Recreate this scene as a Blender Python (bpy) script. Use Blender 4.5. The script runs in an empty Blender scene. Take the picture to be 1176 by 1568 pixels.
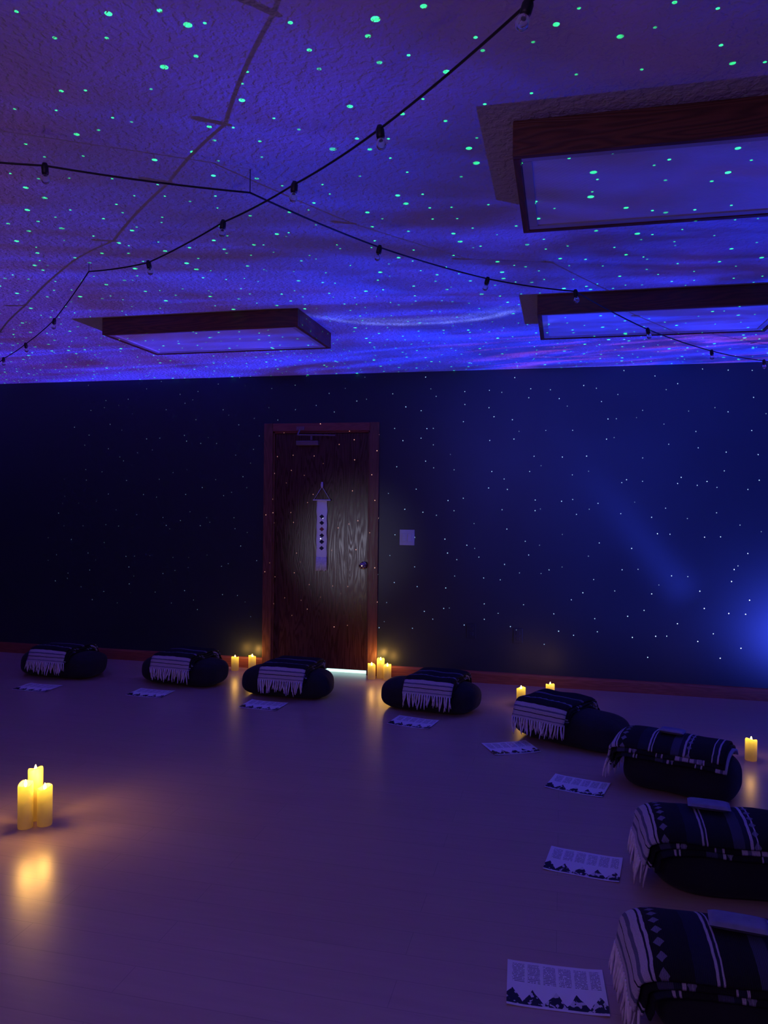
import bpy, bmesh, math, random
from mathutils import Vector, Matrix, noise
random.seed(7)
sc = bpy.context.scene
sc.view_settings.view_transform = 'Standard'
sc.view_settings.look = 'None'
COL = sc.collection
WY, CZ = 6.1, 2.5          # back wall y, ceiling z
XL, XR, YR = -6.2, 3.4, -2.6
PROJ = Vector((2.0, 4.45, 0.13))

# ------------------------------------------------------------ node helpers
class NT:
    def __init__(s, tree):
        s.t = tree; s.n = tree.nodes; s.l = tree.links
    def new(s, typ, **kw):
        nd = s.n.new(typ)
        for k, v in kw.items(): setattr(nd, k, v)
        return nd
    def set(s, sock, v):
        if isinstance(v, bpy.types.NodeSocket): s.l.new(v, sock)
        else: sock.default_value = v
    def m(s, op, a, b=0.0, c=None, clamp=False):
        nd = s.new('ShaderNodeMath', operation=op, use_clamp=clamp)
        s.set(nd.inputs[0], a); s.set(nd.inputs[1], b)
        if c is not None: s.set(nd.inputs[2], c)
        return nd.outputs[0]
    def vm(s, op, a, b=(0, 0, 0)):
        nd = s.new('ShaderNodeVectorMath', operation=op)
        s.set(nd.inputs[0], a)
        if b is not None: s.set(nd.inputs[1], b)
        return nd.outputs['Value'] if op in ('LENGTH', 'DOT_PRODUCT', 'DISTANCE') else nd.outputs[0]
    def sep(s, v):
        nd = s.new('ShaderNodeSeparateXYZ'); s.set(nd.inputs[0], v); return nd.outputs
    def comb(s, x, y, z=0.0):
        nd = s.new('ShaderNodeCombineXYZ')
        s.set(nd.inputs[0], x); s.set(nd.inputs[1], y); s.set(nd.inputs[2], z); return nd.outputs[0]
    def noise(s, v, scale, detail=3.0, rough=0.5, dist=0.0):
        nd = s.new('ShaderNodeTexNoise'); s.set(nd.inputs['Vector'], v)
        nd.inputs['Scale'].default_value = scale; nd.inputs['Detail'].default_value = detail
        nd.inputs['Roughness'].default_value = rough; nd.inputs['Distortion'].default_value = dist
        return nd.outputs[0]
    def ramp(s, f, stops, interp='LINEAR'):
        nd = s.new('ShaderNodeValToRGB'); s.set(nd.inputs[0], f)
        cr = nd.color_ramp; cr.interpolation = interp
        while len(cr.elements) < len(stops): cr.elements.new(0.5)
        for e, (p, c) in zip(cr.elements, stops):
            e.position = p; e.color = (c[0], c[1], c[2], 1) if hasattr(c, '__len__') else (c, c, c, 1)
        return nd.outputs[0]
    def mix(s, f, a, b, blend='MIX'):
        nd = s.new('ShaderNodeMix', data_type='RGBA', blend_type=blend)
        s.set(nd.inputs[0], f)
        for i, v in ((6, a), (7, b)):
            if isinstance(v, tuple) and len(v) == 3: v = (*v, 1)
            s.set(nd.inputs[i], v)
        return nd.outputs[2]
    def smooth(s, v, lo, hi, a=0.0, b=1.0):
        nd = s.new('ShaderNodeMapRange', interpolation_type='SMOOTHSTEP')
        s.set(nd.inputs[0], v)
        for i, x in enumerate((lo, hi, a, b)): nd.inputs[i+1].default_value = x
        return nd.outputs[0]
    def gauss(s, d, w):
        q = s.m('DIVIDE', d, w)
        return s.m('EXPONENT', s.m('MULTIPLY', s.m('MULTIPLY', q, q), -1.0))

def mat(name, base=(0.5, 0.5, 0.5), rough=0.5, metal=0.0, **kw):
    m = bpy.data.materials.new(name); m.use_nodes = True
    t = NT(m.node_tree); b = m.node_tree.nodes['Principled BSDF']
    b.inputs['Base Color'].default_value = (*base, 1)
    b.inputs['Roughness'].default_value = rough; b.inputs['Metallic'].default_value = metal
    for k, v in kw.items(): b.inputs[k.replace('_', ' ')].default_value = v
    return m, t, b
def coords(t, which='Object'):
    return t.new('ShaderNodeTexCoord').outputs[which]
def bump(t, b, h, strength=0.3, dist=0.01):
    nd = t.new('ShaderNodeBump'); t.set(nd.inputs['Height'], h)
    nd.inputs['Strength'].default_value = strength; nd.inputs['Distance'].default_value = dist
    t.l.new(nd.outputs[0], b.inputs['Normal'])

# ------------------------------------------------------------ materials
# ceiling: textured plaster
m_ceil, t, b = mat('ceiling_plaster', (0.60, 0.61, 0.74), 0.9)
c = coords(t)
h = t.m('ADD', t.noise(c, 95, 3, 0.6), t.m('MULTIPLY', t.smooth(t.noise(c, 42, 2, 0.5), 0.42, 0.6), 0.7))
bump(t, b, h, 0.6, 0.007)
# wall: dark navy paint
m_wall, t, b = mat('wall_paint_navy', (0.026, 0.036, 0.046), 0.42)
c = coords(t)
bump(t, b, t.noise(c, 90, 3), 0.12, 0.003)
m_wall2, t, b = mat('wall_paint_side', (0.10, 0.09, 0.11), 0.6)
bump(t, b, t.noise(coords(t), 90, 3), 0.12, 0.003)
# floor: laminate planks
m_floor, t, b = mat('floor_laminate', (0.4, 0.3, 0.25), 0.33)
c = coords(t)
br = t.new('ShaderNodeTexBrick'); t.set(br.inputs['Vector'], c)
br.offset = 0.37; br.inputs['Scale'].default_value = 1.0
br.inputs['Brick Width'].default_value = 1.25; br.inputs['Row Height'].default_value = 0.13
br.inputs['Mortar Size'].default_value = 0.0014; br.inputs['Mortar Smooth'].default_value = 0.1
br.inputs['Color1'].default_value = (0.54, 0.385, 0.30, 1); br.inputs['Color2'].default_value = (0.50, 0.355, 0.275, 1)
br.inputs['Mortar'].default_value = (0.34, 0.24, 0.19, 1)
g = t.noise(t.vm('MULTIPLY', c, (1.2, 16, 1)), 2.2, 5, 0.6, 0.4)
colr = t.mix(0.35, br.outputs[0], t.ramp(g, [(0.3, (0.46, 0.33, 0.26)), (0.7, (0.60, 0.45, 0.365))]))
t.l.new(colr, b.inputs['Base Color'])
t.set(b.inputs['Roughness'], t.m('ADD', 0.27, t.m('MULTIPLY', g, 0.06)))
bump(t, b, t.m('ADD', t.m('MULTIPLY', g, 0.2), t.m('MULTIPLY', br.outputs[1], -0.6)), 0.08, 0.0015)

def wood(name, c1, c2, rough, axis='Z', sc_=1.0, bs=0.35):
    m, t, b = mat(name, c1, rough)
    c = coords(t)
    st = {'Z': (9, 9, 0.9), 'X': (0.9, 9, 9), 'Y': (9, 0.9, 9)}[axis]
    cc = t.vm('MULTIPLY', c, tuple(v*sc_ for v in st))
    n1 = t.noise(cc, 1.3, 2, 0.5, 0.3)
    rings = t.m('SINE', t.m('MULTIPLY', n1, 95.0))
    fine = t.noise(t.vm('MULTIPLY', c, tuple(v*9 for v in st)), 3.0, 3, 0.6)
    f = t.m('ADD', t.m('MULTIPLY', t.m('ADD', rings, 1.0), 0.3), t.m('MULTIPLY', fine, 0.45))
    t.l.new(t.ramp(f, [(0.15, c1), (0.85, c2)]), b.inputs['Base Color'])
    t.set(b.inputs['Roughness'], t.m('ADD', rough-0.08, t.m('MULTIPLY', f, 0.2)))
    bump(t, b, f, bs, 0.002)
    return m
m_door = wood('door_oak_stain', (0.060, 0.018, 0.012), (0.125, 0.040, 0.027), 0.27, bs=0.15)
m_trim = wood('trim_oak_vertical', (0.15, 0.050, 0.026), (0.25, 0.09, 0.05), 0.4)
m_trimx = wood('trim_oak_horizontal', (0.26, 0.065, 0.040), (0.36, 0.10, 0.06), 0.5, 'X')
m_fixx = wood('fixture_wood_x', (0.09, 0.03, 0.018), (0.18, 0.06, 0.03), 0.5, 'X')
m_fixy = wood('fixture_wood_y', (0.09, 0.03, 0.018), (0.18, 0.06, 0.03), 0.5, 'Y')
m_lens, t, b = mat('fixture_acrylic_lens', (0.80, 0.80, 0.88), 0.28)
c = coords(t)
s_ = t.sep(t.vm('MULTIPLY', c, (330, 330, 330)))
bump(t, b, t.m('MULTIPLY', t.m('SINE', s_[0]), t.m('SINE', s_[1])), 0.35, 0.001)
m_white, t, b = mat('white_enamel', (0.6, 0.6, 0.62), 0.35)
t.l.new(t.ramp(t.noise(coords(t), 30), [(0, (.46, .45, .48)), (1, (.54, .53, .56))]), b.inputs['Base Color'])
m_metal, t, b = mat('brushed_brass', (0.6, 0.5, 0.36), 0.22, 1.0)
bump(t, b, t.noise(coords(t), 200), 0.05, 0.001)
m_closer, t, b = mat('closer_aluminium', (0.30, 0.22, 0.20), 0.4, 0.6)
bump(t, b, t.noise(coords(t), 200), 0.05, 0.001)
m_black, t, b = mat('black_rubber', (0.008, 0.008, 0.01), 0.5)
bump(t, b, t.noise(coords(t), 120), 0.1, 0.001)
m_darkplate, t, b = mat('outlet_dark_plastic', (0.028, 0.036, 0.048), 0.35)
bump(t, b, t.noise(coords(t), 120), 0.05, 0.001)
m_glass, t, b = mat('bulb_glass', (0.9, 0.9, 0.95), 0.04, Transmission_Weight=0.92, IOR=1.3)
# bolster fabric
m_bol, t, b = mat('bolster_cotton_black', (0.010, 0.010, 0.016), 0.9)
c = coords(t)
b.inputs['Sheen Weight'].default_value = 0.05
t.l.new(t.ramp(t.noise(c, 5, 3), [(0.3, (0.008, 0.008, 0.013)), (0.7, (0.015, 0.015, 0.024))]), b.inputs['Base Color'])
bump(t, b, t.m('ADD', t.noise(c, 7, 3, .5, .8), t.m('MULTIPLY', t.noise(c, 180), 0.12)), 0.5, 0.02)
# blanket woven stripes (UV.y in metres from the fringe, UV.x in metres across)
def blanket_mat(name, stops, period):
    m, t, b = mat(name, (0.1, 0.1, 0.1), 0.9)
    uv = coords(t, 'UV'); s_ = t.sep(uv)
    wob = t.m('MULTIPLY', t.m('SUBTRACT', t.noise(uv, 30, 2), 0.5), 0.006)
    v = t.m('ADD', s_[1], wob)
    fr = t.m('FRACT', t.m('DIVIDE', v, period))
    st = t.ramp(fr, stops, 'CONSTANT')
    dx = t.m('ABSOLUTE', t.m('SUBTRACT', t.m('FRACT', t.m('DIVIDE', s_[0], 0.04)), 0.5))
    dv = t.m('ABSOLUTE', t.m('SUBTRACT', t.m('FRACT', t.m('DIVIDE', v, 0.31)), 0.5))
    dia = t.m('LESS_THAN', t.m('ADD', dx, t.m('MULTIPLY', dv, 9.0)), 0.36)
    st = t.mix(t.m('MULTIPLY', dia, 0.8), st, (0.30, 0.30, 0.42))
    wv = t.noise(t.vm('MULTIPLY', uv, (260, 120, 1)), 3, 2)
    st = t.mix(1.0, st, t.ramp(wv, [(0.25, 0.55), (0.7, 1.0)]), 'MULTIPLY')
    t.l.new(st, b.inputs['Base Color'])
    bump(t, b, t.m('ADD', wv, t.m('SINE', t.m('MULTIPLY', v, 1400.0))), 0.35, 0.002)
    return m
W = (0.66, 0.62, 0.72); NV = (0.012, 0.016, 0.050); K = (0.006, 0.006, 0.011); G = (0.16, 0.17, 0.28)
m_blk = blanket_mat('blanket_woven_stripes', [(0, W), (0.020, G), (0.03, W), (0.070, NV), (0.076, W), (0.105, G), (0.115, W), (0.145, K), (0.22, NV), (0.235, W), (0.243, NV), (0.26, K),
                 (0.44, G), (0.455, NV), (0.465, W), (0.475, K), (0.66, NV), (0.70, W), (0.712, NV), (0.735, G), (0.77, K)], 0.62)
G2 = (0.07, 0.075, 0.14)
m_blk2 = blanket_mat('blanket_woven_bold_stripes', [(0, W), (0.03, G), (0.05, W), (0.09, NV), (0.10, W), (0.13, G), (0.15, W), (0.18, NV), (0.19, W), (0.20, K), (0.34, NV), (0.42, W), (0.432, NV), (0.445, W), (0.452, K),
                 (0.58, G2), (0.64, NV), (0.665, W), (0.68, NV), (0.70, W), (0.708, K), (0.86, W), (0.868, NV), (0.90, W), (0.912, K)], 0.66)
m_fringe, t, b = mat('blanket_fringe_wool', (0.62, 0.58, 0.66), 0.95)
t.l.new(t.ramp(t.noise(coords(t), 60), [(0.3, (.66, .61, .71)), (0.7, (.90, .86, .92))]), b.inputs['Base Color'])
m_eye, t, b = mat('eye_pillow_satin', (0.26, 0.27, 0.36), 0.55)
t.l.new(t.ramp(t.noise(coords(t), 25), [(0.3, (.20, .21, .30)), (0.7, (.30, .31, .42))]), b.inputs['Base Color'])
# printed handout
m_paper, t, b = mat('printed_handout', (0.8, 0.8, 0.8), 0.55)
uv = coords(t, 'UV'); s_ = t.sep(uv); u, v = s_[0], s_[1]
lines = t.m('GREATER_THAN', t.m('FRACT', t.m('MULTIPLY', v, 30.0)), 0.5)
words = t.m('GREATER_THAN', t.noise(t.comb(t.m('MULTIPLY', u, 70.0), t.m('MULTIPLY', t.m('FLOOR', t.m('MULTIPLY', v, 30.0)), 3.7)), 1.0, 1), 0.42)
cols = t.m('GREATER_THAN', t.m('FRACT', t.m('MULTIPLY', t.m('SUBTRACT', u, 0.02), 6.2)), 0.2)
rng = t.m('MULTIPLY', t.m('GREATER_THAN', v, 0.50), t.m('LESS_THAN', v, 0.93))
rng = t.m('MULTIPLY', rng, t.m('MULTIPLY', t.m('GREATER_THAN', u, 0.05), t.m('LESS_THAN', u, 0.96)))
txt = t.m('MULTIPLY', t.m('MULTIPLY', lines, words), t.m('MULTIPLY', cols, rng))
pp = t.m('PINGPONG', t.m('ADD', u, t.m('MULTIPLY', t.noise(t.comb(u, 0.0), 5, 2), 0.12)), 0.11)
ridge = t.m('ADD', 0.10, t.m('MULTIPLY', pp, 2.5))
mtn = t.m('MULTIPLY', t.m('LESS_THAN', v, ridge), t.m('GREATER_THAN', v, 0.045))
cap = t.m('GREATER_THAN', t.noise(t.comb(t.m('MULTIPLY', u, 9.0), t.m('MULTIPLY', v, 5.0)), 1.6, 2, .5, .6), 0.56)
mtn = t.m('MULTIPLY', mtn, t.m('SUBTRACT', 1.0, t.m('MULTIPLY', cap, 0.8)))
cc = t.mix(t.m('MULTIPLY', txt, 0.75), (0.90, 0.90, 0.92), (0.05, 0.05, 0.06))
cc = t.mix(mtn, cc, (0.015, 0.015, 0.02))
t.l.new(cc, b.inputs['Base Color'])
# wall hanging
m_hang, t, b = mat('wall_hanging_linen', (0.6, 0.55, 0.55), 0.9)
uv = coords(t, 'UV'); s_ = t.sep(uv)
du = t.m('ABSOLUTE', t.m('SUBTRACT', s_[0], 0.5))
fv = t.m('FRACT', t.m('MULTIPLY', s_[1], 9.0)); dv = t.m('ABSOLUTE', t.m('SUBTRACT', fv, 0.5))
dia = t.m('LESS_THAN', t.m('ADD', t.m('MULTIPLY', du, 1.5), dv), 0.36)
msk = t.m('MULTIPLY', t.m('GREATER_THAN', s_[1], 0.12), t.m('LESS_THAN', s_[1], 0.78))
alt = t.ramp(t.m('FRACT', t.m('MULTIPLY', t.m('FLOOR', t.m('MULTIPLY', s_[1], 9.0)), 0.37)), [(0, (.03, .03, .05)), (0.4, (.22, .04, .05)), (0.7, (.02, .02, .04))], 'CONSTANT')
edge = t.m('GREATER_THAN', du, 0.42)
cc = t.mix(t.m('MULTIPLY', edge, 0.3), (0.88, 0.85, 0.90), (0.3, 0.22, 0.22))
cc = t.mix(t.m('MULTIPLY', dia, msk), cc, alt)
t.l.new(cc, b.inputs['Base Color'])
bump(t, b, t.noise(coords(t, 'Object'), 150), 0.3, 0.002)
# candle wax lit from the inside
m_wax, t, b = mat('candle_wax_glow', (0.45, 0.33, 0.16), 0.5)
gz = t.sep(coords(t, 'Generated'))[2]
t.l.new(t.ramp(gz, [(0, (1.0, 0.40, 0.05)), (0.55, (1.0, 0.50, 0.03)), (1, (1.0, 0.66, 0.04))]), b.inputs['Emission Color'])
nz = t.noise(coords(t), 14, 2)
t.set(b.inputs['Emission Strength'], t.m('MULTIPLY', t.m('ADD', 0.13, t.m('MULTIPLY', t.m('POWER', gz, 2.8), 1.7)), t.m('ADD', 0.4, t.m('MULTIPLY', nz, 1.2))))
m_flame, t, b = mat('candle_flame_led', (1, 0.8, 0.3), 0.4)
t.l.new(t.ramp(t.sep(coords(t, 'Generated'))[2], [(0, (1, .6, .1)), (1, (1, .82, .3))]), b.inputs['Emission Color'])
b.inputs['Emission Strength'].default_value = 12
m_gap, t, b = mat('hallway_floor_light', (0.8, 0.9, 0.9), 0.5)
t.l.new(t.ramp(t.noise(coords(t), 3), [(0, (.42, .90, .85)), (1, (.6, 1, .95))]), b.inputs['Emission Color'])
b.inputs['Emission Strength'].default_value = 1.8

# ------------------------------------------------------------ mesh helpers
def mesh_obj(name, verts, faces, mats, parent=None, smooth=False, uvs=None, midx=None):
    me = bpy.data.meshes.new(name); me.from_pydata([tuple(v) for v in verts], [], faces); me.update()
    for m in (mats if isinstance(mats, (list, tuple)) else [mats]): me.materials.append(m)
    if smooth: me.polygons.foreach_set('use_smooth', [True]*len(me.polygons))
    if midx: me.polygons.foreach_set('material_index', midx)
    if uvs:
        ul = me.uv_layers.new(name='UVMap')
        for lp in me.loops: ul.data[lp.index].uv = uvs[lp.vertex_index]
    o = bpy.data.objects.new(name, me); COL.objects.link(o)
    if parent: o.parent = parent
    return o
def box(name, lo, hi, m, parent=None, bev=0.0):
    bm = bmesh.new(); bmesh.ops.create_cube(bm, size=1)
    lo, hi = Vector(lo), Vector(hi)
    for v in bm.verts: v.co = Vector(((v.co.x+.5)*(hi.x-lo.x), (v.co.y+.5)*(hi.y-lo.y), (v.co.z+.5)*(hi.z-lo.z))) + lo
    if bev: bmesh.ops.bevel(bm, geom=bm.edges[:], offset=bev, segments=2, affect='EDGES', profile=0.5)
    me = bpy.data.meshes.new(name); bm.to_mesh(me); bm.free(); me.materials.append(m)
    o = bpy.data.objects.new(name, me); COL.objects.link(o)
    if parent: o.parent = parent
    return o
def empty(name, loc=(0, 0, 0), rz=0.0):
    e = bpy.data.objects.new(name, None); e.location = loc; e.rotation_euler[2] = rz
    e.empty_display_size = 0.1; COL.objects.link(e); return e
def lathe(name, prof, m, parent=None, n=24, axis='Z', loc=(0, 0, 0), cap=True):
    vs, fs = [], []
    for r, z in prof:
        for i in range(n):
            a = 2*math.pi*i/n
            p = (r*math.cos(a), r*math.sin(a), z)
            if axis == 'Y': p = (p[0], z, p[1])
            vs.append(Vector(p)+Vector(loc))
    for k in range(len(prof)-1):
        for i in range(n):
            j = (i+1) % n
            fs.append((k*n+i, k*n+j, (k+1)*n+j, (k+1)*n+i))
    if cap:
        fs.append(tuple(range(n))[::-1]); fs.append(tuple((len(prof)-1)*n+i for i in range(n)))
    return mesh_obj(name, vs, fs, m, parent, True)
def tube_data(pts, r, n=6, taper=None):
    vs, fs = [], []
    for k, p in enumerate(pts):
        a = pts[max(k-1, 0)]; c = pts[min(k+1, len(pts)-1)]
        d = (c-a).normalized()
        up = Vector((0, 0, 1)) if abs(d.z) < 0.9 else Vector((1, 0, 0))
        s = d.cross(up).normalized(); w = s.cross(d)
        rr = r*(taper[k] if taper else 1)
        for i in range(n):
            an = 2*math.pi*i/n
            vs.append(p + s*math.cos(an)*rr + w*math.sin(an)*rr)
    for k in range(len(pts)-1):
        for i in range(n):
            j = (i+1) % n
            fs.append((k*n+i, k*n+j, (k+1)*n+j, (k+1)*n+i))
    fs.append(tuple(range(n))[::-1]); fs.append(tuple((len(pts)-1)*n+i for i in range(n)))
    return vs, fs
class Acc:
    def __init__(s): s.v, s.f, s.m, s.uv = [], [], [], []
    def add(s, d, mi=0, uv=None):
        o = len(s.v); s.v += d[0]; s.f += [tuple(i+o for i in f) for f in d[1]]; s.m += [mi]*len(d[1])
        s.uv += uv if uv else [(0, 0)]*len(d[0])
    def obj(s, name, mats, parent=None, smooth=True): return mesh_obj(name, s.v, s.f, mats, parent, smooth, s.uv, s.m)

# ------------------------------------------------------------ room shell
DL, DR, DT = -2.41, -1.55, 2.03      # door opening
T = 0.12
fl = box('floor', (XL-T, YR-T, -0.1), (XR+T, WY+T, 0), m_floor)
box('ceiling', (XL-T, YR-T, CZ), (XR+T, WY+T, CZ+0.1), m_ceil)
acc = Acc()
def bdat(lo, hi):
    x0, y0, z0 = lo; x1, y1, z1 = hi
    v = [Vector(p) for p in ((x0,y0,z0),(x1,y0,z0),(x1,y1,z0),(x0,y1,z0),(x0,y0,z1),(x1,y0,z1),(x1,y1,z1),(x0,y1,z1))]
    return v, [(0,3,2,1),(4,5,6,7),(0,1,5,4),(1,2,6,5),(2,3,7,6),(3,0,4,7)]
acc.add(bdat((XL, WY, 0), (DL, WY+T, CZ))); acc.add(bdat((DR, WY, 0), (XR, WY+T, CZ))); acc.add(bdat((DL, WY, DT), (DR, WY+T, CZ)))
acc.obj('wall_back', m_wall, smooth=False)
box('wall_left', (XL-T, YR-T, 0), (XL, WY+T, CZ), m_wall2)
box('wall_right', (XR, YR-T, 0), (XR+T, WY+T, CZ), m_wall2)
box('wall_front', (XL, YR-T, 0), (XR, YR, CZ), m_wall2)
def baseboard(name, x0, x1):
    prof = [(0, 0), (-0.014, 0), (-0.014, 0.075), (-0.010, 0.088), (0, 0.093)]
    vs = [Vector((x, WY+p[0], p[1])) for x in (x0, x1) for p in prof]; n = len(prof)
    fs = [(i, (i+1) % n, n+(i+1) % n, n+i) for i in range(n)] + [tuple(range(n))[::-1], tuple(range(n, 2*n))]
    return mesh_obj(name, vs, fs, m_trimx)
baseboard('baseboard_left', XL, DL-0.075); baseboard('baseboard_right', DR+0.075, XR)

# ------------------------------------------------------------ door
door = empty('door_1', (0, 0, 0))
def par(name, lo, hi, m, bev=0.003): return box(name, lo, hi, m, door, bev)
par('casing_left', (DL-0.075, WY-0.018, 0), (DL+0.004, WY, DT+0.065), m_trim)
par('casing_right', (DR-0.004, WY-0.018, 0), (DR+0.075, WY, DT+0.065), m_trim)
par('casing_head', (DL+0.005, WY-0.017, DT-0.004), (DR-0.005, WY, DT+0.064), m_trimx)
par('jamb_left', (DL, WY, 0), (DL+0.018, WY+T, DT), m_trim, 0.001)
par('jamb_right', (DR-0.018, WY, 0), (DR, WY+T, DT), m_trim, 0.001)
par('jamb_head', (DL, WY, DT-0.018), (DR, WY+T, DT), m_trimx, 0.001)
par('slab', (DL+0.020, WY+0.012, 0.034), (DR-0.020, WY+0.052, DT-0.021), m_door, 0.002)
par('hall_light_gap', (DL+0.36, WY+0.054, 0.001), (DR-0.022, WY+0.064, 0.06), m_gap, 0)
lathe('knob_rose', [(0.032, 0), (0.032, -0.006), (0.026, -0.012), (0.012, -0.013)], m_metal, door, axis='Y', loc=(-1.60, WY+0.012, 0.91))
lathe('knob', [(0.011, -0.012), (0.011, -0.03), (0.022, -0.036), (0.028, -0.048), (0.027, -0.058), (0.018, -0.066), (0.004, -0.068)], m_metal, door, axis='Y', loc=(-1.60, WY+0.012, 0.91))
par('closer_body', (-2.19, WY-0.04, 1.905), (-1.995, WY+0.011, 1.945), m_closer, 0.006)
a = Acc()
a.add(tube_data([Vector((-2.05, WY-0.045, 1.95)), Vector((-2.05, WY-0.045, 1.985))], 0.010))
a.add(tube_data([Vector((-2.17, WY-0.05, 1.992)), Vector((-1.84, WY-0.05, 1.985))], 0.007))
a.add(tube_data([Vector((-2.17, WY-0.05, 1.99)), Vector((-2.16, WY-0.02, 2.045))], 0.007))
a.add(bdat((-2.19, WY-0.026, 2.035), (-2.12, WY-0.0175, 2.065)))
a.obj('closer_arm', m_closer, door, False)

# wall hanging on the door
hg = empty('macrame_wall_hanging', (-1.966, WY+0.004, 0))
a = Acc(); nu, nv = 6, 24
vs, fs, uv = [], [], []
for j in range(nv+1):
    for i in range(nu+1):
        u, v = i/nu, j/nv
        wv_ = 0.046 + 0.002*math.sin(v*25)
        vs.append(Vector(((u-.5)*2*wv_, -0.004-0.003*math.sin(v*9+u*3), 0.965 + v*0.478))); uv.append((u, v))
for j in range(nv):
    for i in range(nu):
        k = j*(nu+1)+i; fs.append((k, k+1, k+nu+2, k+nu+1))
mesh_obj('woven_panel', vs, fs, m_hang, hg, True, uv)
a = Acc()
for i in range(15):
    x = -0.044+0.088*i/14
    a.add(tube_data([Vector((x, -0.006, 0.97)), Vector((x*1.02, -0.008, 0.91)), Vector((x*1.08+random.uniform(-.003, .003), -0.007, 0.85+random.uniform(0, .012)))], 0.0033, 5))
a.add(tube_data([Vector((-0.070, -0.010, 1.452)), Vector((0.0, -0.010, 1.56))], 0.0022, 5))
a.add(tube_data([Vector((0.070, -0.010, 1.452)), Vector((0.0, -0.010, 1.56))], 0.0022, 5))
a.add(tube_data([Vector((0, -0.008, 1.55)), Vector((0, -0.012, 1.575)), Vector((0, -0.008, 1.60))], 0.011, 8, [0.8, 1, 0.7]))
a.obj('cord_and_tassels', m_fringe, hg)
a = Acc(); a.add(tube_data([Vector((-0.076, -0.012, 1.448)), Vector((0.076, -0.012, 1.448))], 0.006, 8)); a.obj('dowel', m_fringe, hg)

# light switch (two gang) and outlets
sw = empty('light_switch', (-1.234, WY, 1.15))
box('plate', (-0.062, -0.007, -0.064), (0.062, 0, 0.064), m_white, sw, 0.003)
for x in (-0.024, 0.024):
    box('rocker', (x-0.017, -0.012, -0.034), (x+0.017, -0.006, 0.034), m_white, sw, 0.002)
for x, z in ((-0.70, 0.41), (-0.33, 0.39)):
    o = empty('wall_outlet', (x, WY, z))
    box('plate', (-0.036, -0.006, -0.058), (0.036, 0, 0.058), m_darkplate, o, 0.002)
    for dz in (-0.022, 0.022): box('socket', (-0.016, -0.009, dz-0.014), (0.016, -0.005, dz+0.014), m_darkplate, o, 0.002)

# ------------------------------------------------------------ ceiling light fixtures
def fixture(x0, y0, x1, y1):
    e = empty('fluorescent_ceiling_fixture', (x0, y0, CZ)); w, d = x1-x0, y1-y0; H = 0.10; th = 0.022
    box('frame_near', (0, 0, -H), (w, th, 0), m_fixx, e, 0.003)
    box('frame_far', (0, d-th, -H), (w, d, 0), m_fixx, e, 0.003)
    box('frame_left', (0, th+.0005, -H), (th, d-th-.0005, 0), m_fixy, e, 0.003)
    box('frame_right', (w-th, th+.0005, -H), (w, d-th-.0005, 0), m_fixy, e, 0.003)
    r = 0.03; z0, z1 = -H+0.004, -H+0.016
    box('rim_near', (th, th, z0), (w-th, th+r, z1), m_white, e, 0.002)
    box('rim_far', (th, d-th-r, z0), (w-th, d-th, z1), m_white, e, 0.002)
    box('rim_left', (th, th+r, z0), (th+r, d-th-r, z1), m_white, e, 0.002)
    box('rim_right', (w-th-r, th+r, z0), (w-th, d-th-r, z1), m_white, e, 0.002)
    box('lens', (th+r-.002, th+r-.002, z0+0.005), (w-th-r+.002, d-th-r+.002, z0+0.009), m_lens, e, 0)
fixture(-0.15, 2.17, 1.07, 2.79)
fixture(-0.14, 3.98, 1.08, 4.60)
fixture(-2.66, 4.00, -1.44, 4.62)

# ------------------------------------------------------------ string lights
sl = empty('string_lights', (0, 0, 0))
Z = 2.42
c1 = [(1.0,.33,2.34),(.66,.65,2.33),(.29,1.0,2.31),(-.070,1.361,2.30),(-.442,1.795,2.327),(-.790,2.153,2.37),(-1.158,2.446,2.39),(-1.701,2.882,Z),(-2.105,3.061,Z+.04),(-2.751,3.69,Z),(-3.361,4.227,Z),(-3.861,4.63,Z),(-4.4,5.1,Z)]
c2 = [(-2.6,1.55,Z),(-2.1,1.72,Z),(-1.52,1.99,Z),(-1.0,2.31,2.425),(-.707,2.889,Z),(-.335,3.382,Z),(.043,3.51,2.38),(.416,4.152,2.34),(.866,4.946,2.37),(1.249,5.33,2.37),(1.6,5.7,2.40)]
a = Acc(); bulbs = Acc()
def sagline(P):
    out = []
    for p, q in zip(P[:-1], P[1:]):
        p, q = Vector(p), Vector(q)
        for k in range(8):
            s = k/8; r = p.lerp(q, s); r.z -= 0.006*4*s*(1-s); out.append(r)
    out.append(Vector(P[-1])); return out
for P in (c1, c2):
    a.add(tube_data(sagline(P), 0.0030, 6))
    for p in P[1:-1]:
        if abs(p[0]+1.0) < .01: continue
        p = Vector(p)
        if p.z > 2.45: continue
        ax = Vector((random.uniform(-.3, .3), random.uniform(-.3, .3), -1)).normalized()
        a.add(tube_data([p+ax*-0.008, p+ax*0.002, p+ax*0.019, p+ax*0.025], 0.0105, 10, [0.6, 1, 1, 0.85]))
        bulbs.add(tube_data([p+ax*z for z in (0.024, 0.029, 0.036, 0.044, 0.050, 0.053)], 0.0125, 12, [0.55, 0.8, 1.0, 0.98, 0.65, 0.15]))
for h_ in ((-1.0, 2.31, 2.425), (-2.105, 3.061, Z+.04)):
    p = Vector(h_); a.add(tube_data([p, p+Vector((0, 0, .01)), Vector((p.x, p.y, CZ))], 0.0014, 6))
a.obj('cable_and_sockets', m_black, sl); bulbs.obj('clear_bulbs', m_glass, sl)

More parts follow.
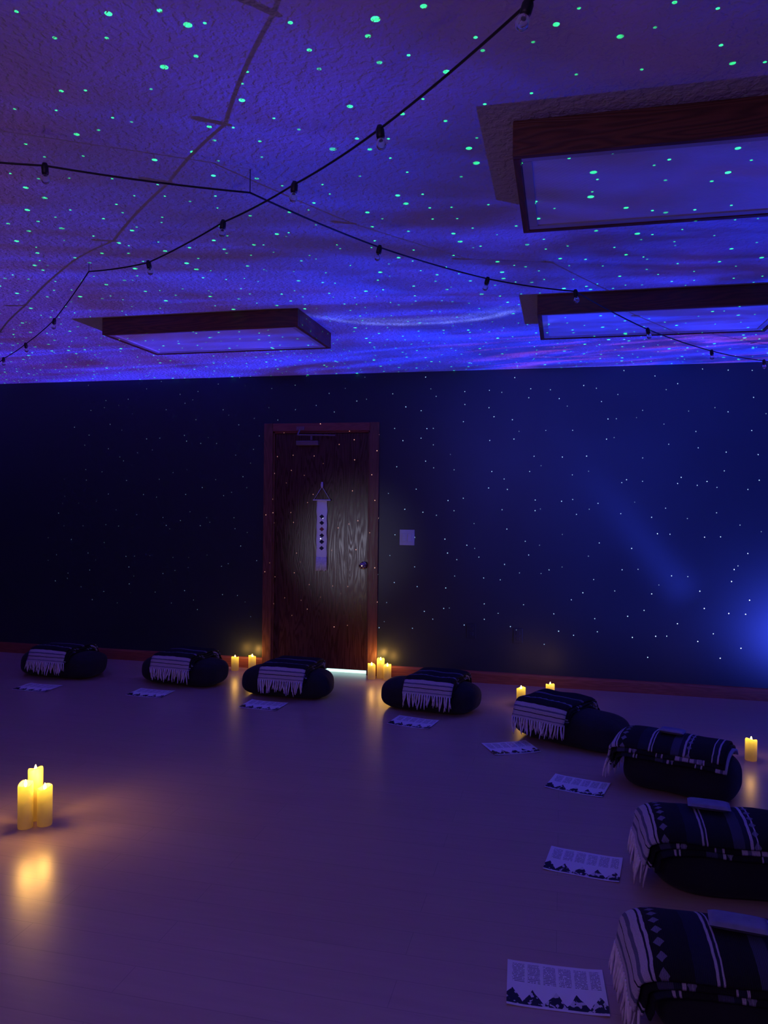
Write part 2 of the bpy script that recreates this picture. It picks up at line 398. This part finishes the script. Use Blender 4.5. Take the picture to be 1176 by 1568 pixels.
# ------------------------------------------------------------ bolsters, blankets
BB = 0.158
def spow(x, e): return math.copysign(abs(x)**e, x)
def bolster(x, y, rz, seed, BA, BC):
    vs, fs = [], []; nu, nv = 40, 36
    for i in range(nu+1):
        s = -math.cos(math.pi*i/nu)
        s = spow(s, 0.62) if 0 < i < nu else s
        r = max(1-abs(s)**6, 0)**(1/2.6)
        for j in range(nv):
            an = 2*math.pi*j/nv
            p = Vector((BA*s, BB*r*spow(math.cos(an), 2/2.9), BC*r*spow(math.sin(an), 2/2.9)))
            n = noise.noise(p*6+Vector((seed*3.1, 0, 0)))*0.008
            p *= 1+n/0.15 if 0 < r else 1
            p.z = max(p.z, -BC+0.003)+BC-0.003
            vs.append(p)
    for i in range(nu):
        for j in range(nv):
            k = (j+1) % nv; fs.append((i*nv+j, (i+1)*nv+j, (i+1)*nv+k, i*nv+k))
    o = mesh_obj('yoga_bolster', vs, fs, m_bol, None, True)
    o.location = (x, y, 0); o.rotation_euler[2] = rz
    return o

def path_over(half, hgt, front_drop, back_end, back_drop, off, rr=0.065):
    """outline in (t,z): start hanging low in front (t negative) -> up -> over -> t=back_end"""
    pts = []
    t0 = -(half+off); zt = hgt+off
    zf = zt-front_drop
    n = 8
    z_c = zt-rr
    for k in range(n+1):
        s = k/n; zz = zf+(z_c-zf)*s
        pts.append((t0-0.012*(1-s), zz))
    for k in range(1, 9):
        an = math.pi/2*k/8
        pts.append((t0+rr*(1-math.cos(an)), z_c+rr*math.sin(an)))
    t1 = back_end-(rr if back_drop > 0 else 0)
    for k in range(1, 17):
        pts.append((t0+rr+(t1-t0-rr)*k/16, zt))
    if back_drop > 0:
        for k in range(1, 9):
            an = math.pi/2*k/8
            pts.append((t1+rr*math.sin(an), z_c+rr*math.cos(an)))
        for k in range(1, 5):
            pts.append((t1+rr+0.004*k, z_c-(back_drop-rr)*k/4))
    return pts
def sheet(pts, width, th, droop, mode, seed, v0=0.0, xo=0.0, skew=0.0):
    n = len(pts); nu = 18; vs, fs, uv = [], [], []
    L = [0]
    for p, q in zip(pts[:-1], pts[1:]): L.append(L[-1]+math.hypot(q[0]-p[0], q[1]-p[1]))
    for side in (1, 0):
        for k, (tt, z) in enumerate(pts):
            p0, p1 = pts[max(k-1, 0)], pts[min(k+1, n-1)]
            d = Vector((p1[0]-p0[0], p1[1]-p0[1])).normalized(); nr = Vector((-d.y, d.x))
            for i in range(nu+1):
                w = (i/nu-0.5)*width
                e = abs(w)/(width/2); edge = (1-max(0, e-0.9)/0.1*0.5)
                q = Vector((tt, z)) + nr*(th*edge*side)
                fn = noise.noise(Vector((w*9, L[k]*7, seed*5.3)))
                q += nr*(0.009*(fn+0.35))
                z2 = q.y - droop*(abs(w)/(width/2))**2.6*min(1, max(0, (nr.y)))
                ww = w + 0.010*noise.noise(Vector((L[k]*8, seed, w))) + xo + skew*L[k]
                vs.append(Vector((ww, q.x, z2)) if mode == 'cross' else Vector((q.x, -ww, z2)))
                uv.append((w+0.3, v0+L[k]))
    N = n*(nu+1)
    for k in range(n-1):
        for i in range(nu):
            a_ = k*(nu+1)+i
            fs.append((a_, a_+1, a_+nu+2, a_+nu+1)); fs.append((N+a_, N+a_+nu+1, N+a_+nu+2, N+a_+1))
    for k in range(n-1):
        for i in (0, nu):
            a_ = k*(nu+1)+i; b_ = a_+nu+1
            fs.append((a_, b_, N+b_, N+a_) if i == 0 else (b_, a_, N+a_, N+b_))
    for k in (0, n-1):
        for i in range(nu):
            a_ = k*(nu+1)+i; b_ = a_+1
            fs.append((b_, a_, N+a_, N+b_) if k == 0 else (a_, b_, N+b_, N+a_))
    return (vs, fs), uv, [vs[i] for i in range(nu+1)]
def blanket(x, y, rz, mode, BA, BC, xo=0.0, seed=0, skew=0.0):
    rnd = random.Random(seed*17+3)
    ac = Acc(); hgt = 2*BC-0.006
    half = BB if mode == 'cross' else BA-0.01
    width = (0.36 if mode == 'cross' else 0.34)
    ends = []
    for li in range(3):
        off = 0.004+li*(0.0165 if mode == 'cross' else 0.019)
        wj = width*(1-0.03*li)+rnd.uniform(-.01, .01)
        if mode == 'cross':
            pts = path_over(half-0.004, hgt, (0.070, 0.082, 0.100)[li], half+off, 0.10-li*0.01, off, 0.06); dr = 0.004
        else:
            pts = path_over(half, hgt, (0.10, 0.115, 0.13)[li], BA*0.86-li*0.01, 0.0, off, 0.075); dr = 0.055
        d, uv, row = sheet(pts, wj, 0.0135, dr, mode, seed, v0=(0.0 if li == 2 else 0.09*li+rnd.uniform(0.1, .2)), xo=xo, skew=skew)
        ac.add(d, 0, uv)
        if li >= 1: ends.append(row)
    out = Vector((0, -1, 0)) if mode == 'cross' else Vector((-1, 0, 0))
    for ri, row in enumerate(ends):
        cnt = 20
        for k in range(cnt):
            f = (k+0.5)/cnt*(len(row)-1); i = int(f)
            p = row[i].lerp(row[min(i+1, len(row)-1)], f-i)
            ln = rnd.uniform(0.06, 0.10)
            side = (Vector((1, 0, 0)) if mode == 'cross' else Vector((0, 1, 0)))*rnd.uniform(-.02, .02)
            o_ = out*rnd.uniform(0.0, 0.018)
            zmin = 0.006
            P = [p+Vector((0, 0, 0.004)), p+o_*0.6+side*0.2+Vector((0, 0, -ln*.4)), p+o_+side*0.7+Vector((0, 0, -ln*.75)), p+o_*1.1+side+Vector((0, 0, -ln))]
            for q in P: q.z = max(q.z, zmin)
            ac.add(tube_data(P, rnd.uniform(0.0036, 0.0056), 5, [1.0, 1.1, 0.9, 0.45]), 1)
    o = ac.obj('folded_woven_blanket', [m_blk if mode == 'cross' else m_blk2, m_fringe])
    o.location = (x, y, 0); o.rotation_euler[2] = rz
    return o
R_ = math.radians
SETS = [(-3.93, 5.42, R_(-2), 'cross', -0.02, .35), (-2.88, 5.46, R_(-6), 'cross', 0.0, .35), (-1.965, 5.33, R_(-2), 'cross', 0.02, .345), (-0.88, 5.22, R_(-8), 'cross', 0.04, .345),
        (0.06, 4.72, R_(-27), 'cross', -0.11, .35), (0.60, 4.06, R_(-20), 'long', 0, .275), (0.70, 3.07, R_(2), 'long', 0, .35), (0.59, 2.23, R_(3), 'long', 0, .35)]
for i, (x, y, rz, mode, xo, ba) in enumerate(SETS):
    bc = 0.105 if mode == 'cross' else 0.112
    bolster(x, y, rz, i, ba, bc)
    blanket(x, y, rz, mode, ba, bc, xo, i+1, skew=(0.06 if mode == 'cross' else 0))
def pillow(x, y, z, rz, w=.15, d=.085, h=.022):
    vs, fs = [], []; nu, nv = 20, 12
    for s in (1, -1):
        for j in range(nv+1):
            for i in range(nu+1):
                u, v = i/nu*2-1, j/nv*2-1
                th = (max(0, 1-abs(u)**5)*max(0, 1-abs(v)**4))**.5
                vs.append(Vector((u*w/2, v*d/2, s*h/2*th+0.001*s)))
    N = (nu+1)*(nv+1)
    for j in range(nv):
        for i in range(nu):
            q = j*(nu+1)+i; fs.append((q, q+1, q+nu+2, q+nu+1)); fs.append((N+q, N+q+nu+1, N+q+nu+2, N+q+1))
    o = mesh_obj('eye_pillow', vs, fs, m_eye, None, True); o.location = (x, y, z); o.rotation_euler[2] = rz
pillow(.555, 4.06, .2935, R_(-20), .12, .07); pillow(.555, 3.085, .2935, R_(-6)); pillow(.48, 2.225, .2935, R_(-6))

# ------------------------------------------------------------ handouts
PP = [(-3.85, 5.00, 0), (-2.95, 5.08, 0), (-2.02, 4.99, -3), (-.927, 4.86, -10), (-.277, 4.50, 27), (.095, 3.98, -14), (.10, 3.11, -8), (0.0, 2.29, 3)]
for i, (x, y, r) in enumerate(PP):
    vs, fs, uv = [], [], []; nu, nv = 12, 9
    for s in (1, 0):
        for j in range(nv+1):
            for k in range(nu+1):
                u, v = k/nu, j/nv
                z = 0.0012 + 0.0035*max(0, noise.noise(Vector((u*2, v*2, i*3.3)))) + 0.004*(abs(u-.5)*2)**4
                vs.append(Vector(((u-.5)*.285, (v-.5)*.215, z+0.0004*s-0.0004))); uv.append((u, v))
    N = (nu+1)*(nv+1)
    for j in range(nv):
        for k in range(nu):
            q = j*(nu+1)+k; fs.append((q, q+1, q+nu+2, q+nu+1)); fs.append((N+q, N+q+nu+1, N+q+nu+2, N+q+1))
    o = mesh_obj('printed_handout', vs, fs, m_paper, None, True, uv)
    o.location = (x, y, 0.0); o.rotation_euler[2] = R_(r)

# ------------------------------------------------------------ candles
def candle(x, y, h, pw, r=0.0315, seed=0):
    e = empty('flameless_pillar_candle', (x, y, 0))
    n = 32; vs, fs = [], []
    prof = [(r*.96, 0), (r, 0.004), (r, h*.3), (r, h*.6), (r, h*.85), (r, h-.006), (r*.95, h-0.001), (r*.84, h-.003), (r*.78, h-.014), (r*.4, h-.018), (0.002, h-.018)]
    for k, (rr, z) in enumerate(prof):
        for i in range(n):
            a_ = 2*math.pi*i/n
            zz = z+(0.006*math.sin(a_+seed)+0.003*math.sin(3*a_+seed*2) if 4 < k < 9 else 0)
            vs.append(Vector((rr*math.cos(a_), rr*math.sin(a_), zz)))
    for k in range(len(prof)-1):
        for i in range(n):
            j = (i+1) % n; fs.append((k*n+i, k*n+j, (k+1)*n+j, (k+1)*n+i))
    fs.append(tuple(range(n))[::-1])
    mesh_obj('wax_pillar', vs, fs, m_wax, e, True)
    lathe('flame_tip', [(0.002, h-.018), (0.006, h-.010), (0.0065, h-.002), (0.004, h+.008), (0.001, h+.015)], m_flame, e, 12)
    L = bpy.data.lights.new('candle_glow', 'POINT'); L.energy = pw; L.color = (1, 0.50, 0.10); L.shadow_soft_size = 0.02
    o = bpy.data.objects.new('glow', L); COL.objects.link(o); o.parent = e; o.location = (0, 0, h+0.035)
CAND = [(-2.252, 2.850, .192, 1.7), (-2.190, 2.895, .168, 1.5), (-2.268, 2.935, .228, 1.0),
        (-2.68, 5.97, .115, .4), (-2.55, 6.03, .12, .4), (-1.492, 5.985, .12, .4), (-1.43, 6.04, .155, .4), (-1.362, 5.99, .12, .4),
        (-.27, 5.49, .125, .3), (-.07, 5.66, .125, .2), (1.054, 4.644, .118, .3)]
for i, (x, y, h, pw) in enumerate(CAND): candle(x, y, h, pw, seed=i)

# ------------------------------------------------------------ star projector
sp = empty('galaxy_star_projector', (PROJ.x, PROJ.y, 0))
lathe('housing', [(0.05, 0), (0.07, 0.01), (0.075, 0.05), (0.06, 0.085), (0.03, 0.095)], m_black, sp, 32)
def node_light(name, typ, loc, energy, size):
    L = bpy.data.lights.new(name, typ); L.energy = energy; L.shadow_soft_size = size; L.use_nodes = True
    o = bpy.data.objects.new(name, L); o.location = loc; COL.objects.link(o)
    t = NT(L.node_tree); em = [n for n in t.n if n.type == 'EMISSION'][0]
    return L, o, t, em
def dirs(t):
    d = t.vm('NORMALIZE', coords(t, 'Normal'), None)
    s = t.sep(d); z = t.m('MAXIMUM', s[2], 0.2)
    k = t.m('DIVIDE', CZ-PROJ.z, z)
    yy = t.m('MAXIMUM', s[1], 0.2); kw = t.m('DIVIDE', WY-PROJ.y, yy)
    wx = t.m('ADD', PROJ.x, t.m('MULTIPLY', s[0], kw)); wz = t.m('ADD', PROJ.z, t.m('MULTIPLY', s[2], kw))
    return d, s, z, t.m('ADD', PROJ.x, t.m('MULTIPLY', s[0], k)), t.m('ADD', PROJ.y, t.m('MULTIPLY', s[1], k)), yy, wx, wz
# nebula beam (soft colour gobo: one picture thrown on the ceiling, a fainter one on the wall beside it)
L, o, t, em = node_light('projector_nebula_beam', 'POINT', PROJ, 300, 0.012)
d, s, z, px, py, yy, wx, wz = dirs(t)
P = t.comb(px, py)
wallm = t.smooth(py, WY-0.05, WY+0.05)
cut = t.smooth(s[2], 0.16, 0.32)
comp = t.m('MULTIPLY', t.m('MULTIPLY', t.m('POWER', t.m('DIVIDE', 1.0, z), 2.7), cut), t.m('SUBTRACT', 1.0, wallm))
cloud = t.smooth(t.noise(t.vm('ADD', P, (3.1, 7.7, 0)), 0.9, 4, 0.55, 1.4), 0.36, 0.66)
streak = t.smooth(t.noise(t.vm('MULTIPLY', d, (2.0, 9.0, 3.0)), 1.6, 4, 0.6, 0.9), 0.40, 0.70)
yb = t.smooth(py, 1.6, 5.2, 0.10, 1.0)
bd = t.vm('LENGTH', t.vm('SUBTRACT', t.vm('MULTIPLY', P, (1, .7, 1)), (-.78, 1.4, 0)))
blob = t.gauss(bd, 0.40)
blob2 = t.gauss(t.vm('LENGTH', t.vm('SUBTRACT', P, (.60, 2.75, 0))), 0.50)
blob3 = t.gauss(t.vm('LENGTH', t.vm('SUBTRACT', t.vm('MULTIPLY', P, (.6, 1, 1)), (-.25, 4.9, 0))), 0.9)
blue = t.m('ADD', t.m('MULTIPLY', yb, t.m('ADD', 0.10, t.m('ADD', t.m('MULTIPLY', cloud, 0.48), t.m('MULTIPLY', streak, 0.85)))), t.m('MULTIPLY', blob, 0.24))
blue = t.m('ADD', blue, t.m('ADD', t.m('MULTIPLY', blob2, 0.18), t.m('MULTIPLY', blob3, 0.35)))
blue = t.m('MULTIPLY', blue, t.m('ADD', 0.65, t.m('MULTIPLY', t.noise(P, 9, 4, .6), 0.6)))
ad = t.m('SUBTRACT', t.vm('LENGTH', t.vm('SUBTRACT', P, (-.80, 3.75, 0))), t.m('ADD', 0.70, t.m('MULTIPLY', t.noise(P, 3.0, 3), 0.08)))
arc = t.m('MULTIPLY', t.m('ADD', t.gauss(ad, 0.03), t.m('MULTIPLY', t.gauss(t.m('SUBTRACT', ad, -0.09), 0.05), 0.4)), t.m('MULTIPLY', t.smooth(py, 4.05, 4.42), 0.65))
arc = t.m('MULTIPLY', arc, t.smooth(t.noise(P, 7.0, 3, .6), 0.3, 0.6, 0.35, 1.0))
left = t.smooth(px, -0.8, -4.0, 0.0, 1.0)
red = t.m('ADD', t.m('MULTIPLY', t.smooth(t.noise(t.vm('ADD', P, (9.3, 1.7, 0)), 0.8, 3, 0.5, 1.0), 0.42, 0.7), 0.022), t.m('MULTIPLY', left, 0.060))
rs = t.m('MULTIPLY', t.smooth(t.noise(t.vm('MULTIPLY', d, (3.0, 16.0, 5.0)), 1.6, 3, 0.6, 0.8), 0.50, 0.68), t.m('MULTIPLY', t.smooth(py, 4.6, 5.3), t.smooth(px, -1.2, 0.0)))
red = t.m('ADD', red, t.m('MULTIPLY', rs, 0.20))
cr = t.m('ADD', t.m('ADD', t.m('MULTIPLY', blue, 0.010), t.m('MULTIPLY', red, 1.0)), t.m('MULTIPLY', arc, 0.25))
cg_ = t.m('ADD', t.m('ADD', t.m('MULTIPLY', blue, 0.035), t.m('MULTIPLY', red, 0.15)), t.m('MULTIPLY', arc, 0.35))
cb = t.m('ADD', t.m('ADD', t.m('MULTIPLY', blue, 1.0), t.m('MULTIPLY', red, 1.0)), arc)
# wall picture
WP = t.comb(wx, wz)
g1 = t.gauss(t.vm('LENGTH', t.vm('MULTIPLY', t.vm('SUBTRACT', WP, (0.1, 1.95, 0)), (.8, 1, 1))), 1.05)
g2 = t.gauss(t.vm('LENGTH', t.vm('SUBTRACT', WP, (2.05, 0.55, 0))), 0.55)
dl = t.m('ABSOLUTE', t.vm('DOT_PRODUCT', t.vm('SUBTRACT', WP, (0.91, 0.77, 0)), (0.786, 0.618, 0)))
al = t.vm('DOT_PRODUCT', t.vm('SUBTRACT', WP, (0.91, 0.77, 0)), (-0.618, 0.786, 0))
beam = t.m('MULTIPLY', t.gauss(dl, 0.13), t.m('MULTIPLY', t.smooth(al, -0.12, 0.1), t.smooth(al, 0.3, 1.6, 1.0, 0.0)))
wn = t.noise(t.vm('ADD', WP, (4.0, 2.0, 0)), 1.1, 2, 0.5, 0.6)
wv = t.m('ADD', t.m('MULTIPLY', g1, t.m('ADD', 0.4, t.m('MULTIPLY', wn, 0.9))), t.m('ADD', t.m('MULTIPLY', g2, 2.2), t.m('MULTIPLY', beam, 0.8)))
wv = t.m('ADD', wv, t.smooth(wx, -1.5, 1.0, 0.0, 0.35))
wcomp = t.m('MULTIPLY', t.m('MULTIPLY', t.m('DIVIDE', 0.485, t.m('POWER', yy, 3.0)), wallm), t.m('MULTIPLY', t.smooth(wx, -1.9, -0.4), t.smooth(wz, -0.2, 0.6)))
wv = t.m('MULTIPLY', wv, 1.1)
col_c = t.vm('MULTIPLY', t.comb(cr, cg_, cb), t.comb(comp, comp, comp))
ws = t.m('MULTIPLY', wv, wcomp)
col_w = t.vm('MULTIPLY', t.comb(ws, ws, ws), (0.04, 0.075, 1.0))
t.l.new(t.vm('ADD', col_c, col_w), em.inputs['Color']); t.set(em.inputs['Strength'], 1.0)
# laser star field: one diffraction grating spread over the ceiling, one over the wall
L, o, t, em = node_light('projector_laser_stars', 'POINT', PROJ, 600, 0.0)
d, s, z, px, py, yy, wx, wz = dirs(t)
vo = t.new('ShaderNodeTexVoronoi', voronoi_dimensions='2D'); t.set(vo.inputs['Vector'], t.comb(px, py)); vo.inputs['Scale'].default_value = 7.2
vs_ = t.sep(vo.outputs['Color'])
rad = t.m('ADD', 0.030, t.m('MULTIPLY', t.m('POWER', vs_[0], 3.0), 0.050))
dot = t.m('MULTIPLY', t.m('LESS_THAN', vo.outputs['Distance'], rad), t.m('ADD', 0.25, vs_[1]))
cut = t.smooth(s[2], 0.2, 0.26)
cg = t.m('MULTIPLY', t.m('MULTIPLY', t.m('MULTIPLY', dot, t.m('POWER', t.m('DIVIDE', 1.0, z), 3.0)), cut), t.m('LESS_THAN', py, WY))
vo2 = t.new('ShaderNodeTexVoronoi', voronoi_dimensions='2D')
t.set(vo2.inputs['Vector'], t.comb(wx, wz)); vo2.inputs['Scale'].default_value = 5.6
v2 = t.sep(vo2.outputs['Color'])
dotw = t.m('MULTIPLY', t.m('LESS_THAN', vo2.outputs['Distance'], 0.020), t.m('ADD', 0.15, v2[0]))
cw = t.m('MULTIPLY', t.m('MULTIPLY', t.m('MULTIPLY', dotw, t.m('GREATER_THAN', py, WY)), t.m('GREATER_THAN', s[1], 0.24)), t.m('DIVIDE', 5.0, t.m('POWER', yy, 2.8)))
cw = t.m('MULTIPLY', cw, t.m('MULTIPLY', t.m('GREATER_THAN', s[2], 0.06), t.smooth(wx, -2.6, -1.2, 0.25, 1.0)))
t.l.new(t.mix(t.m('GREATER_THAN', py, WY), (0.02, 1.0, 0.20), (0.6, 0.8, 1.0)), em.inputs['Color'])
t.set(em.inputs['Strength'], t.m('ADD', cg, cw))

def plain(name, typ, loc, energy, col, size, aim=None, **kw):
    L = bpy.data.lights.new(name, typ); L.energy = energy; L.color = col
    if typ == 'AREA': L.size = size
    else: L.shadow_soft_size = size
    for k, v in kw.items(): setattr(L, k, v)
    o = bpy.data.objects.new(name, L); o.location = loc; COL.objects.link(o)
    if aim is not None: o.rotation_euler = (Vector(aim)-Vector(loc)).to_track_quat('-Z', 'Y').to_euler()
plain('violet_fill_light', 'AREA', (-1.0, -0.5, 2.30), 15, (0.60, 0.31, 1.0), 1.2, (-0.6, 3.4, 0.0))  # added fill behind the camera for violet ambience on the floor, no actual lamp
plain('door_highlight_spot', 'SPOT', (-3.36, 0.0, 0.64), 95, (0.74, 0.72, 1.0), 0.09, (-1.72, 6.1, 1.08), spot_size=R_(12), spot_blend=1.0)  # added spot that raises the soft highlight on the door, its source is unseen

# ------------------------------------------------------------ camera
cam = bpy.data.cameras.new('camera'); co = bpy.data.objects.new('camera', cam); COL.objects.link(co)
cam.sensor_fit = 'HORIZONTAL'; cam.sensor_width = 36; cam.lens = 36*1165/1176
co.matrix_world = Matrix.Translation((0, 0, 1.42)) @ Matrix.Rotation(R_(13.2), 4, 'Z') @ Matrix.Rotation(R_(90-0.59), 4, 'X') @ Matrix.Rotation(R_(0.65), 4, 'Z')
sc.camera = co
w = bpy.data.worlds.new('World'); sc.world = w; w.use_nodes = True
w.node_tree.nodes['Background'].inputs[0].default_value = (0.01, 0.008, 0.02, 1)
w.node_tree.nodes['Background'].inputs[1].default_value = 0.2
